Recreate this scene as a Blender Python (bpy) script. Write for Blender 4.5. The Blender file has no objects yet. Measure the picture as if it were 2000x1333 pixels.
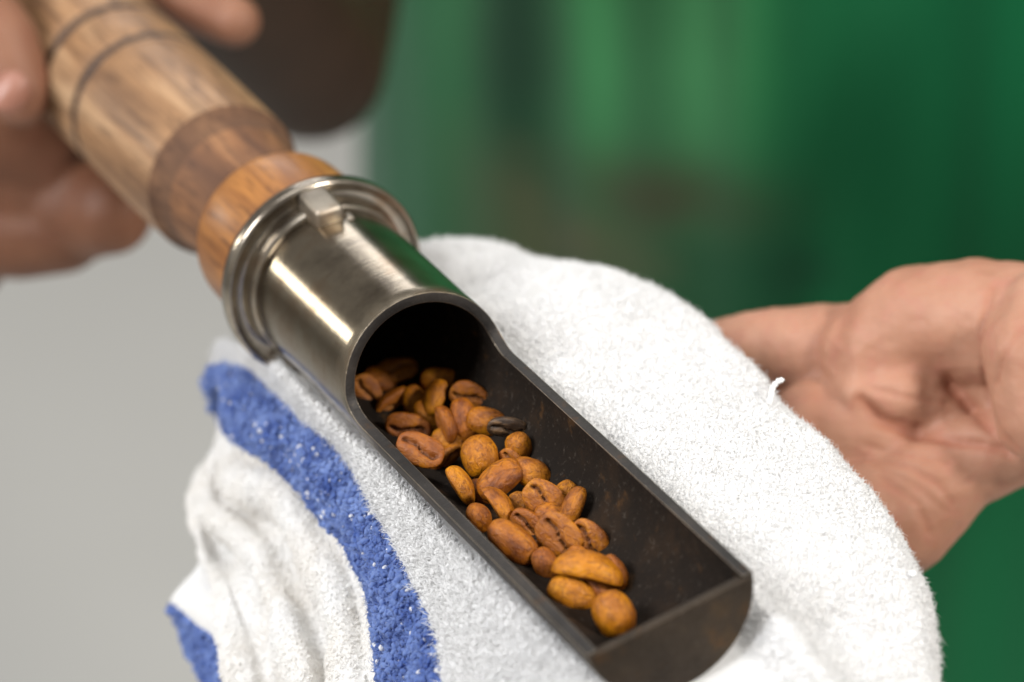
import bpy, bmesh, math, random
import numpy as np
from mathutils import Vector, Matrix, noise
random.seed(7); rng = np.random.default_rng(7)
SC = bpy.context.scene; C = SC.collection

# ------------------------------------------------------------------ camera, light
S = 0.017                                   # tube radius of the sampler in metres; model units below are tube radii
PHI = math.radians(26.0)
CAMZ = 1.48
FPX = 8265.89
RIGHT = np.array([1, 0, 0.]); DOWN = np.array([0, -math.sin(PHI), -math.cos(PHI)]); FWD = np.array([0, math.cos(PHI), -math.sin(PHI)])
CAM = np.array([0, 0, CAMZ]); C2W = np.stack([RIGHT, DOWN, FWD], 1)
RM = np.array([[0.4425306391, 0.8679212888, -0.2255643366], [0.4031460332, -0.4172313760, -0.8144883393], [-0.8010242876, 0.2695006778, -0.5345366921]])
OT = np.array([-2.23188054, -0.74079865, 50.67018619])
cd = bpy.data.cameras.new('camera'); cam = bpy.data.objects.new('camera', cd); C.objects.link(cam)
cam.location = CAM; cam.rotation_euler = (math.pi/2 - PHI, 0, 0)
cd.sensor_width = 36; cd.lens = 36*FPX/2000; cd.clip_start = 0.05; cd.clip_end = 100
cd.dof.use_dof = True; cd.dof.focus_distance = 47.2*S; cd.dof.aperture_fstop = (cd.lens/1000)/(0.92*S); cd.dof.aperture_blades = 0
SC.camera = cam
SC.view_settings.view_transform = 'Standard'; SC.view_settings.look = 'None'; SC.view_settings.exposure = 0.15; SC.view_settings.gamma = 1
W = bpy.data.worlds.new('World'); SC.world = W; W.use_nodes = True
bg = W.node_tree.nodes['Background']; bg.inputs[0].default_value = (1.0, 0.96, 0.90, 1); bg.inputs[1].default_value = 0.34

def T(P):                                   # sampler frame (u along the tube, v across, w up) -> world
    P = np.atleast_2d(np.asarray(P, float))
    return CAM + S*((P@RM.T + OT)@C2W.T)
def from_ray(x, y, w):                      # the point of the sampler-frame plane at height w that is seen at x, y
    d = np.array([(x-1000)/FPX, (y-666.5)/FPX, 1.]); dl = RM.T@d; ol = -RM.T@OT
    return ol + (w-ol[2])/dl[2]*dl
def at(x, y, Z):                            # point at depth Z (tube radii) seen at x, y -> world
    return CAM + S*(C2W@np.array([(x-1000)/FPX*Z, (y-666.5)/FPX*Z, Z]))
FRAME = Matrix([list((C2W@RM)[i]) + [T([0, 0, 0])[0][i]] for i in range(3)] + [[0, 0, 0, 1]])
TARGET = Vector(T([4, 0, 0])[0])

def lamp(name, d, dist, sx, sy, power, col):
    l = bpy.data.lights.new(name, 'AREA'); l.shape = 'RECTANGLE'; l.size = sx; l.size_y = sy; l.energy = power; l.color = col
    o = bpy.data.objects.new(name, l); C.objects.link(o); d = Vector(d).normalized()
    o.location = TARGET + d*dist; o.rotation_euler = d.to_track_quat('Z', 'Y').to_euler(); return o
lamp('window_right', (0.66, -0.52, 0.62), 2.2, 0.30, 0.30, 44, (1.0, 0.96, 0.90))
lamp('skylight', (-0.15, 0.2, 1.0), 2.4, 1.5, 1.5, 22, (0.96, 0.98, 1.0))
lamp('window_front', (-0.70, -0.40, 0.62), 2.4, 0.9, 0.9, 72, (0.97, 0.98, 1.0))  # soft fill added at front left to brighten the towel's left side
lamp('window_left', (-0.85, 0.49, 0.17), 2.8, 0.10, 0.40, 6, (1.0, 0.96, 0.86))
lamp('window_back', (-0.10, 0.88, 0.46), 3.2, 1.2, 0.5, 9, (0.98, 0.98, 1.0))

# ------------------------------------------------------------------ materials
def lin(r, g, b):
    f = lambda c: (c/255/12.92 if c/255 <= .04045 else ((c/255+.055)/1.055)**2.4)
    return (f(r), f(g), f(b), 1)
class NT:
    def __init__(s, name):
        s.m = bpy.data.materials.new(name); s.m.use_nodes = True; s.t = s.m.node_tree; s.b = s.t.nodes['Principled BSDF']
    def n(s, k, **kw):
        x = s.t.nodes.new(k)
        for a, v in kw.items():
            if a[0] == '_': x.inputs[a[1:].replace('_', ' ')].default_value = v
            else: setattr(x, a, v)
        return x
    def l(s, a, b): s.t.links.new(a, b)
    def coord(s, scale, kind='Object'):
        c = s.n('ShaderNodeTexCoord'); m = s.n('ShaderNodeMapping'); m.inputs['Scale'].default_value = scale
        s.l(c.outputs[kind], m.inputs[0]); return m.outputs[0]
    def noise(s, vec, scale, detail=4, rough=.55, dist=0):
        x = s.n('ShaderNodeTexNoise'); x.inputs['Scale'].default_value = scale; x.inputs['Detail'].default_value = detail
        x.inputs['Roughness'].default_value = rough; x.inputs['Distortion'].default_value = dist; s.l(vec, x.inputs['Vector']); return x.outputs[0]
    def ramp(s, fac, stops, interp='LINEAR'):
        r = s.n('ShaderNodeValToRGB'); e = r.color_ramp.elements
        while len(e) < len(stops): e.new(.5)
        for k, (p, c) in enumerate(stops): e[k].position = p; e[k].color = c
        r.color_ramp.interpolation = interp; s.l(fac, r.inputs[0]); return r.outputs[0]
    def mix(s, fac, a, b, mode='MIX'):
        m = s.n('ShaderNodeMix', data_type='RGBA', blend_type=mode)
        for v, i in ((fac, 0), (a, 6), (b, 7)):
            if hasattr(v, 'links'): s.l(v, m.inputs[i])
            else: m.inputs[i].default_value = v
        return m.outputs[2]
    def math(s, op, a, b=0):
        m = s.n('ShaderNodeMath', operation=op)
        for i, v in enumerate((a, b)):
            if hasattr(v, 'links'): s.l(v, m.inputs[i])
            else: m.inputs[i].default_value = v
        return m.outputs[0]
    def bump(s, h, strength, dist=.001):
        b = s.n('ShaderNodeBump'); b.inputs['Strength'].default_value = strength; b.inputs['Distance'].default_value = dist
        s.l(h, b.inputs['Height']); s.l(b.outputs[0], s.b.inputs['Normal'])
    def set(s, **kw):
        for k, v in kw.items():
            i = s.b.inputs[k.replace('_', ' ')]
            if hasattr(v, 'links'): s.l(v, i)
            else: i.default_value = v
        return s
K = 1/S
def wood(name, c0, c1, c2, rough=.52, coat=.06):
    m = NT(name); v = m.coord((K*.22, K*1.5, K*1.5))
    big = m.noise(v, 1.1, 3, .5, .4); fine = m.noise(m.coord((K*.6, K*9, K*9)), 1.0, 5, .6)
    pores = m.noise(m.coord((K*1.5, K*17, K*17)), 1.0, 2, .6)
    base = m.ramp(big, [(.3, c0), (.52, c1), (.72, c2)])
    base = m.mix(m.math('MULTIPLY', m.ramp(fine, [(.42, (0, 0, 0, 1)), (.64, (1, 1, 1, 1))]), .65), base, c0)
    base = m.mix(m.ramp(pores, [(.53, (0, 0, 0, 1)), (.66, (.6, .6, .6, 1))]), base, (c0[0]*.5, c0[1]*.45, c0[2]*.42, 1))
    m.set(Base_Color=base, Roughness=rough, Coat_Weight=coat, Coat_Roughness=.22); m.bump(fine, .25, .0004); return m.m
M = {}
M['grip'] = wood('grip wood', lin(92, 64, 42), lin(144, 108, 74), lin(176, 144, 110))
M['neck'] = wood('neck wood', lin(78, 48, 28), lin(120, 80, 48), lin(144, 102, 66), .7, 0)
M['endgrain'] = wood('end grain', lin(74, 48, 30), lin(96, 66, 44), lin(112, 80, 54), .85, 0)
M['bead'] = wood('bead wood', lin(108, 64, 28), lin(154, 102, 48), lin(178, 128, 72), .42, .1)
M['groove'] = wood('scorched groove', lin(40, 26, 18), lin(58, 38, 26), lin(72, 48, 34), .55, 0)
def steel(name, dark_far, tone=1.0):
    m = NT(name); u = m.n('ShaderNodeSeparateXYZ'); m.l(m.coord((K, K, K)), u.inputs[0])
    brushed = m.noise(m.coord((K*26, K*1.2, K*1.2)), 1, 3, .6)
    blot = m.noise(m.coord((K*.9, K*.9, K*.9)), 1.3, 5, .62)
    spot = m.noise(m.coord((K*9, K*9, K*9)), 1, 4, .6)
    c = m.ramp(blot, [(.3, lin(98, 89, 77)), (.5, lin(136, 126, 110)), (.7, lin(122, 102, 80))])
    c = m.mix(m.ramp(spot, [(.60, (0, 0, 0, 1)), (.74, (.35, .35, .35, 1))]), c, lin(104, 84, 62))
    if tone != 1: c = m.mix(1.0, c, (tone*.96, tone, tone*1.1, 1), 'MULTIPLY')
    rough = m.math('ADD', m.math('MULTIPLY', brushed, .14), .12)
    if dark_far:                            # the scoop is blackened by heat from the cut onwards
        a = m.math('ADD', u.outputs[0], m.math('MULTIPLY', blot, .8))
        f = m.ramp(m.math('DIVIDE', a, 10), [(.29, (0, 0, 0, 1)), (.40, (1, 1, 1, 1))])
        c = m.mix(f, c, m.ramp(blot, [(.3, lin(34, 29, 24)), (.6, lin(48, 41, 34)), (.75, lin(60, 47, 32))]))
        rough = m.math('ADD', rough, m.math('MULTIPLY', f, .35))
    m.set(Base_Color=c, Metallic=m.math('SUBTRACT', 1.0, m.math('MULTIPLY', f, .95)) if dark_far else 1.0, Roughness=rough, Specular_IOR_Level=.2); m.bump(brushed, .12, .0002); return m.m
M['steel'] = steel('brushed steel', True)
M['flange'] = steel('worn steel', False, 1.75)
M['lug'] = steel('cast steel', False, 1.5); M['lug'].node_tree.nodes['Principled BSDF'].inputs['Roughness'].links and M['lug'].node_tree.links.remove(M['lug'].node_tree.nodes['Principled BSDF'].inputs['Roughness'].links[0]); M['lug'].node_tree.nodes['Principled BSDF'].inputs['Roughness'].default_value = .5
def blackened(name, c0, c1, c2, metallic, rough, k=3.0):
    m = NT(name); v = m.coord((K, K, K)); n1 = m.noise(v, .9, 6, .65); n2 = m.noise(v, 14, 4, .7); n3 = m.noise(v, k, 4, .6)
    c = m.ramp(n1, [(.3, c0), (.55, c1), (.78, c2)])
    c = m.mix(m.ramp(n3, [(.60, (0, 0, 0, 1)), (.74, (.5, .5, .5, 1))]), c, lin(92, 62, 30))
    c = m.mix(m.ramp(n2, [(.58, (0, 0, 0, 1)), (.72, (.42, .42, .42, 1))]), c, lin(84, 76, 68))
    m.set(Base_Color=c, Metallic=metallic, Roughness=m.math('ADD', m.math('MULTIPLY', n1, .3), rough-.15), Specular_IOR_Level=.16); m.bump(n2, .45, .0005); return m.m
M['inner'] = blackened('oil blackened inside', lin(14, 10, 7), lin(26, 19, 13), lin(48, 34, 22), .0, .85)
M['rim'] = blackened('dark cut rim', lin(40, 38, 37), lin(56, 53, 51), lin(72, 66, 61), .5, .5)
M['worn'] = blackened('worn edge', lin(112, 101, 88), lin(146, 134, 118), lin(166, 148, 124), .9, .36)
M['plate'] = blackened('blackened end plate', lin(36, 30, 24), lin(58, 49, 40), lin(86, 66, 42), .3, .5)

def bean_mat():
    m = NT('roasted bean'); oi = m.n('ShaderNodeObjectInfo'); at_ = m.n('ShaderNodeAttribute'); at_.attribute_name = 'seam'
    tc = m.n('ShaderNodeTexCoord'); off = m.n('ShaderNodeVectorMath', operation='ADD')
    cb = m.n('ShaderNodeCombineXYZ')
    for i in range(3): m.l(m.math('MULTIPLY', oi.outputs['Random'], 7.3+i*3), cb.inputs[i])
    mp = m.n('ShaderNodeMapping'); mp.inputs['Scale'].default_value = (K*1.7, K*2.6, K*2.6); m.l(tc.outputs['Object'], mp.inputs[0])
    m.l(mp.outputs[0], off.inputs[0]); m.l(cb.outputs[0], off.inputs[1])
    big = m.noise(off.outputs[0], .8, 4, .6, .5); fine = m.noise(off.outputs[0], 3.6, 5, .65, .8)
    c = m.ramp(big, [(.30, lin(120, 62, 18)), (.44, lin(172, 98, 26)), (.60, lin(200, 122, 34)), (.8, lin(220, 150, 56))])
    c = m.mix(m.math('MULTIPLY', m.ramp(fine, [(.46, (0, 0, 0, 1)), (.63, (1, 1, 1, 1))]), .75), c, lin(112, 56, 22))
    hs = m.n('ShaderNodeHueSaturation'); m.l(c, hs.inputs['Color'])
    m.l(m.math('ADD', m.math('MULTIPLY', oi.outputs['Random'], .012), .4965), hs.inputs['Hue'])
    m.l(m.math('ADD', m.math('MULTIPLY', oi.outputs['Random'], .30), .54), hs.inputs['Value']); hs.inputs['Saturation'].default_value = 1.04
    c = m.mix(m.math('MULTIPLY', at_.outputs['Fac'], .97), hs.outputs[0], lin(36, 18, 9))
    fl = m.n('ShaderNodeAttribute'); fl.attribute_name = 'flat'
    c = m.mix(m.math('MULTIPLY', fl.outputs['Fac'], m.ramp(fine, [(.35, (.1, .1, .1, 1)), (.6, (.75, .75, .75, 1))])), c, lin(132, 76, 36))
    m.set(Base_Color=c, Roughness=.5, Specular_IOR_Level=.4); m.bump(fine, .55, .0009); return m
bm_ = bean_mat(); M['bean'] = bm_.m
def scorched_mat():
    m = NT('scorched bean'); v = m.coord((K*2, K*5, K*5)); n = m.noise(v, 1.6, 5, .65, .6)
    m.set(Base_Color=m.ramp(n, [(.3, lin(30, 20, 12)), (.5, lin(60, 42, 26)), (.70, lin(120, 92, 62))]), Roughness=.5); m.bump(n, .5, .0008); return m.m
M['scorched'] = scorched_mat()
def cloth(name, c0, c1, scale=6, sheen=.3, b=.5):
    m = NT(name); v = m.coord((K, K, K)); n = m.noise(v, scale, 4, .6); n2 = m.noise(v, scale*5, 3, .6)
    col = m.ramp(n, [(.35, c0), (.65, c1)])
    m.set(Base_Color=col, Roughness=.95, Sheen_Weight=sheen, Specular_IOR_Level=.1); m.bump(n2, b, .0005)
    tr = m.n('ShaderNodeBsdfTranslucent'); m.l(col, tr.inputs[0]); mx = m.n('ShaderNodeMixShader'); mx.inputs[0].default_value = .5
    m.l(m.b.outputs[0], mx.inputs[1]); m.l(tr.outputs[0], mx.inputs[2]); m.l(mx.outputs[0], m.t.nodes['Material Output'].inputs[0]); return m.m
M['white'] = cloth('white terry', (.94, .935, .93, 1), (.965, .962, .96, 1))
M['cream'] = cloth('cream folds', (.93, .91, .88, 1), (.965, .96, .95, 1), 1.1, .2, .15)
M['blue'] = cloth('blue terry', lin(84, 112, 184), lin(146, 170, 222), 3)
def skin_mat():
    m = NT('skin'); v = m.coord((K, K, K)); a = m.n('ShaderNodeAttribute'); a.attribute_name = 'palm'
    n1 = m.noise(v, .9, 4, .6); n2 = m.noise(v, 4, 4, .6); n3 = m.noise(m.coord((K*7, K*7, K*16)), 1.0, 5, .65)
    arm_shade = m.n('ShaderNodeAttribute'); arm_shade.attribute_name = 'tan'
    back = m.ramp(n1, [(.35, lin(80, 46, 26)), (.65, lin(100, 60, 36))])
    palm = m.ramp(n1, [(.3, lin(146, 102, 80)), (.5, lin(156, 113, 91)), (.7, lin(162, 121, 99))])
    palm = m.mix(m.ramp(n2, [(.5, (0, 0, 0, 1)), (.75, (.5, .5, .5, 1))]), palm, lin(154, 98, 84))
    cr = m.n('ShaderNodeAttribute'); cr.attribute_name = 'crease'
    c = m.mix(a.outputs['Fac'], back, palm); c = m.mix(m.math('MULTIPLY', arm_shade.outputs['Fac'], .85), c, lin(22, 17, 6))  # near-black mix paints the shade on arms and trunk into the skin
    c = m.mix(m.math('MULTIPLY', cr.outputs['Fac'], .55), c, lin(150, 84, 62))
    m.set(Base_Color=c, Roughness=.58, Subsurface_Weight=.12, Subsurface_Radius=(1, .35, .2), Subsurface_Scale=.004, Specular_IOR_Level=.3); m.bump(n3, .25, .0006); return m.m
M['skin'] = skin_mat()
def nail_mat():
    m = NT('nail'); n = m.noise(m.coord((K, K, K)), 3); m.set(Base_Color=m.ramp(n, [(.3, lin(136, 92, 76)), (.7, lin(146, 102, 86))]), Roughness=.42); return m.m
M['nail'] = nail_mat()
def green_mat():
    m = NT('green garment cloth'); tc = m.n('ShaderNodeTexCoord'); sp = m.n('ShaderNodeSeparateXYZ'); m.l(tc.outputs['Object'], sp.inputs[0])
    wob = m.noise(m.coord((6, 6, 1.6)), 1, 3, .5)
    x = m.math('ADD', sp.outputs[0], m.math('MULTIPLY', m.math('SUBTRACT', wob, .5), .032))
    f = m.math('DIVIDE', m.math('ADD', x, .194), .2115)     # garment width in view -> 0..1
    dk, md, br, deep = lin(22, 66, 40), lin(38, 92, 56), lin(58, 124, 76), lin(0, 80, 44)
    c = m.ramp(f, [(0, lin(4, 62, 34)), (.07, lin(12, 66, 38)), (.155, lin(42, 92, 56)), (.215, lin(6, 36, 20)), (.29, lin(14, 42, 26)), (.37, lin(62, 132, 80)), (.44, lin(14, 48, 28)), (.52, lin(70, 138, 88)), (.585, lin(34, 104, 60)), (.65, deep), (.8, lin(0, 78, 42)), (1, lin(0, 90, 50))], 'B_SPLINE')  # lit and shaded bands of the folds painted into the green
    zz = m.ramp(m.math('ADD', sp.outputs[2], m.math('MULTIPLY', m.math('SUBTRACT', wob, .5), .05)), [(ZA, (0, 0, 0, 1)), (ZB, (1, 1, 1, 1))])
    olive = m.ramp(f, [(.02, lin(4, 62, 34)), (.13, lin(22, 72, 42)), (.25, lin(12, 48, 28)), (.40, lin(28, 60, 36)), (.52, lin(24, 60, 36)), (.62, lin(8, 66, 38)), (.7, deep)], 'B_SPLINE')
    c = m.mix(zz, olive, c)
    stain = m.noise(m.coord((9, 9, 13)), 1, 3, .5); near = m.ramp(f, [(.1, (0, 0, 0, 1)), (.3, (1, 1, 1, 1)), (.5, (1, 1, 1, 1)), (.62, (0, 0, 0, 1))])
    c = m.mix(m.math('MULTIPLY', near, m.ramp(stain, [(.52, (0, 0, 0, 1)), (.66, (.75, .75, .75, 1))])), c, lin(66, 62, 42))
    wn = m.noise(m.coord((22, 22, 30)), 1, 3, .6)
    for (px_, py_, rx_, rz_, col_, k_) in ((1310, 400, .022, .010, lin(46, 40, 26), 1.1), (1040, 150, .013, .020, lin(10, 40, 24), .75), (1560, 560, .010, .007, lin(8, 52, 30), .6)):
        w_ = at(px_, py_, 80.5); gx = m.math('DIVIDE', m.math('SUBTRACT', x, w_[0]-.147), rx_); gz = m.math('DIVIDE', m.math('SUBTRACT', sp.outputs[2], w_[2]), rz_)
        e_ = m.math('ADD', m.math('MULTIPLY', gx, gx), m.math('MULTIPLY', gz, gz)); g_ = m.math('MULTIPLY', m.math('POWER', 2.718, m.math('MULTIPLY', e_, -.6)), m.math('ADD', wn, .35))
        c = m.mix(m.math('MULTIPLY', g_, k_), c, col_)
    wv = m.noise(m.coord((900, 900, 900)), 1, 2)
    m.set(Base_Color=c, Roughness=.9, Sheen_Weight=.15, Specular_IOR_Level=.15); m.bump(wv, .3, .0008); return m.m
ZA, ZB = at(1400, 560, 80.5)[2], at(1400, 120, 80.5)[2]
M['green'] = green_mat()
def floor_mat():
    m = NT('grey floor'); n = m.noise(m.coord((1, 1, 1)), 1.2, 5, .6); n2 = m.noise(m.coord((1, 1, 1)), 40, 3)
    m.set(Base_Color=m.ramp(n, [(.3, (.47, .465, .44, 1)), (.7, (.51, .505, .48, 1))]), Roughness=.75); m.bump(n2, .1, .002); return m.m
M['floor'] = floor_mat()

# ------------------------------------------------------------------ helpers
def mesh_obj(name, verts, faces, mat, parent=None, smooth=True, sharp=None, mats=None):
    me = bpy.data.meshes.new(name); me.from_pydata([tuple(map(float, v)) for v in verts], [], [tuple(map(int, f)) for f in faces]); me.update()
    for mm in (mats or [mat]): me.materials.append(mm)
    if smooth: me.shade_smooth()
    if sharp: me.set_sharp_from_angle(angle=math.radians(sharp))
    o = bpy.data.objects.new(name, me); C.objects.link(o)
    if parent: o.parent = parent
    return o
def bake(o, sharp=None):                    # apply the modifiers of an object
    dg = bpy.context.evaluated_depsgraph_get(); dg.update()
    me = bpy.data.meshes.new_from_object(o.evaluated_get(dg)); old = o.data; o.modifiers.clear(); o.data = me; me.name = old.name
    me.shade_smooth()
    if sharp: me.set_sharp_from_angle(angle=math.radians(sharp))
    return o
def root(name, label, cat, mat=None):
    o = bpy.data.objects.new(name, None); C.objects.link(o); o.empty_display_size = .01; o['label'] = label; o['category'] = cat
    if mat is not None: o.matrix_world = mat
    return o
def lathe(name, prof, mat, parent, n=96, sharp=38):
    vs, fs = [], []
    for (u, r) in prof:
        for k in range(n): a = 2*math.pi*k/n; vs.append((u*S, r*math.cos(a)*S, r*math.sin(a)*S))
    for i in range(len(prof)-1):
        for k in range(n): fs.append((i*n+k, i*n+(k+1) % n, (i+1)*n+(k+1) % n, (i+1)*n+k))
    return mesh_obj(name, vs, [f[::-1] for f in fs], mat, parent, True, sharp)
def cr(P, t):                               # Catmull-Rom through control points P (n, ...) at parameters t in 0..n-1
    P = np.asarray(P, float); n = len(P); i = np.clip(np.floor(t).astype(int), 0, n-2); f = (t-i).reshape((-1,)+(1,)*(P.ndim-1))
    Q = np.concatenate([[2*P[0]-P[1]], P, [2*P[-1]-P[-2]]]); a, b, c, d = Q[i], Q[i+1], Q[i+2], Q[i+3]
    return .5*(2*b+(c-a)*f+(2*a-5*b+4*c-d)*f**2+(3*b-a-3*c+d)*f**3)
def vnoise(P, scale, amp, seed=0):
    return np.array([noise.noise(Vector((p*scale).tolist())+Vector((seed, seed*1.7, 0)))*amp for p in P])

# ------------------------------------------------------------------ setting
fl = mesh_obj('floor', [(-12, -6, 0), (12, -6, 0), (12, 18, 0), (-12, 18, 0)], [(0, 1, 2, 3)], M['floor']); fl['kind'] = 'structure'

# ------------------------------------------------------------------ sampler (trier)
H, L3, L1, SL, RR, RF = -0.0556, 8.707, 2.71, 0.103, 0.322, 1.2755
trier = root('coffee_sampler', 'roaster sampling scoop with turned wooden handle and steel tube resting on the white towel', 'sampling scoop', FRAME)
vs, fs = [], []
NU, NL, ND = 14, 24, 26
def cutu(w):
    if w >= H+RR: return L1+SL*(1-w)
    q = (H+RR-w)/RR; a = math.asin(min(1, q)); return L1+SL*(1-H-RR)+RR*(1-math.cos(a))
a0 = math.asin(H)
# fine angle steps close to the bottom of the cut
ups = [a0]+[math.asin(H+RR*(1-math.cos(x*math.pi/2))) for x in np.linspace(.12, 1, 9)]
up_angles = ups+list(np.linspace(ups[-1], math.pi/2, 22)[1:])
up_angles = up_angles+[math.pi-a for a in up_angles[::-1][1:]]
nu = len(up_angles); L2e = cutu(H+1e-6)
for a in up_angles:
    U = cutu(math.sin(a)) if math.sin(a) > H+1e-5 else L2e
    for j in range(NU+1): vs.append((U*j/NU*S, math.cos(a)*S, math.sin(a)*S))
for i in range(nu-1):
    for j in range(NU): fs.append((i*(NU+1)+j, i*(NU+1)+j+1, (i+1)*(NU+1)+j+1, (i+1)*(NU+1)+j))
low = np.linspace(math.pi-a0, 2*math.pi+a0, 52)
base = len(vs); NN = NU+ND
for a in low:
    for j in range(NN+1):
        u = L2e*j/NU if j <= NU else L2e+(L3-L2e)*(j-NU)/ND
        vs.append((u*S, math.cos(a)*S, math.sin(a)*S))
for i in range(len(low)-1):
    for j in range(NN): fs.append((base+i*(NN+1)+j, base+i*(NN+1)+j+1, base+(i+1)*(NN+1)+j+1, base+(i+1)*(NN+1)+j))
tube = mesh_obj('scoop_tube', vs, fs, None, trier, mats=[M['steel'], M['inner'], M['rim'], M['worn']])
bm = bmesh.new(); bm.from_mesh(tube.data); bmesh.ops.remove_doubles(bm, verts=bm.verts, dist=S*1e-3)
bmesh.ops.recalc_face_normals(bm, faces=bm.faces)
f0 = max(bm.faces, key=lambda f: f.calc_center_median().z)
if f0.normal.z < 0: bmesh.ops.reverse_faces(bm, faces=bm.faces)
bm.to_mesh(tube.data); bm.free()
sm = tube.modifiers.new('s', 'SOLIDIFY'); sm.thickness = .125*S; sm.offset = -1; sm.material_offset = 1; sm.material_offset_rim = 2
bv = tube.modifiers.new('b', 'BEVEL'); bv.material = 3; bv.width = .032*S; bv.segments = 2; bv.limit_method = 'ANGLE'; bv.angle_limit = math.radians(50)
bake(tube, 40)
# end plate: a half disc let into the end of the trough
prof = [(math.cos(a), math.sin(a)) for a in np.linspace(math.pi-math.asin(H-.03), 2*math.pi+math.asin(H-.03), 60)]
vs = [(u*S, v*.985*S, w*.985*S) for u in (L3-.10, L3+.022) for v, w in prof]; n = len(prof)
fs = [tuple(range(n-1, -1, -1)), tuple(range(n, 2*n))]+[(i, (i+1) % n, n+(i+1) % n, n+i) for i in range(n)]
plate = mesh_obj('end_plate', vs, [f[::-1] for f in fs], M['plate'], trier, False)
bm = bmesh.new(); bm.from_mesh(plate.data); bmesh.ops.recalc_face_normals(bm, faces=bm.faces); bm.to_mesh(plate.data); bm.free()
bv = plate.modifiers.new('b', 'BEVEL'); bv.width = .03*S; bv.segments = 3; bv.limit_method = 'ANGLE'; bv.angle_limit = math.radians(50)
bake(plate, 35)
lathe('flange', [(-.22, .4), (-.22, 1.16), (-.215, 1.24), (-.20, 1.266), (-.175, 1.276), (-.05, 1.277), (-.022, 1.268), (-.005, 1.248), (-.002, 1.225), (-.02, 1.20), (-.03, 1.16), (-.03, 1.10), (-.02, 1.07), (.04, 1.05), (.15, 1.04), (.19, 1.028), (.205, 1.002), (.205, .9)], M['flange'], trier)
# locking lug riding on top of the tube against the flange
ca = math.radians(83)
def lugbox(name, u0, u1, half, r0, r1, slope, mat):
    vs = []
    for u, rr in ((u0, r1), (u1, r1-slope)):
        for t, r in ((-half, r0), (half, r0), (half*.9, rr), (-half*.9, rr)):
            vs.append((u*S, (math.cos(ca)*r+math.sin(ca)*t)*S, (math.sin(ca)*r-math.cos(ca)*t)*S))
    fs = [(0, 1, 2, 3), (7, 6, 5, 4), (0, 4, 5, 1), (1, 5, 6, 2), (2, 6, 7, 3), (3, 7, 4, 0)]
    o = mesh_obj(name, vs, fs, mat, trier)
    bm = bmesh.new(); bm.from_mesh(o.data); bmesh.ops.recalc_face_normals(bm, faces=bm.faces); bm.to_mesh(o.data); bm.free()
    b = o.modifiers.new('b', 'BEVEL'); b.width = .06*S; b.segments = 4; b.limit_method = 'NONE'; bake(o, 60); return o
lugbox('locking_lug', -.03, .53, .19, .93, 1.24, .05, M['lug'])
ca = math.radians(69)
lugbox('lug_stop', .40, .56, .06, .93, 1.05, .0, M['lug'])
# wooden handle
bead = lathe('bead', [(-.20, .4), (-.20, .93), (-.35, .985), (-.6, 1.035), (-.9, 1.06), (-1.2, 1.07), (-1.42, 1.062), (-1.5, 1.045), (-1.55, 1.0), (-1.57, .93), (-1.56, .8)], M['bead'], trier, 96, 60)
lathe('neck', [(-1.54, .86), (-1.75, .835), (-2.1, .83), (-2.4, .845), (-2.62, .87), (-2.75, .885)], M['neck'], trier, 96)
lathe('shoulder', [(-2.75, .885), (-2.9, .90), (-3.02, .93), (-3.10, .975), (-3.14, 1.005), (-3.16, 1.018)], M['endgrain'], trier, 96, 60)
lathe('grip', [(-3.16, 1.018), (-3.22, 1.026), (-3.6, 1.035), (-4.5, 1.045), (-5.2, 1.045), (-5.57, 1.045), (-5.615, 1.03)], M['grip'], trier, 96, 60)
for g in (-5.70, -6.82, -8.62):
    lathe('groove_ring', [(g+.085, 1.03), (g+.06, .98), (g, .945), (g-.06, .98), (g-.085, 1.03)], M['groove'], trier, 96, 60)
for a, b in ((-5.785, -6.735), (-6.905, -8.535)):
    lathe('handle_band', [(a, 1.02), (a-.06, 1.042), (a-.3, 1.05), (b+.3, 1.05), (b+.06, 1.042), (b, 1.02)], M['grip'], trier, 96, 60)
lathe('handle_end', [(-8.68, 1.02), (-8.75, 1.04), (-9.6, 1.0), (-10.6, .9), (-11.2, .72), (-11.5, .4), (-11.55, .01)], M['grip'], trier, 96, 60)

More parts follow.
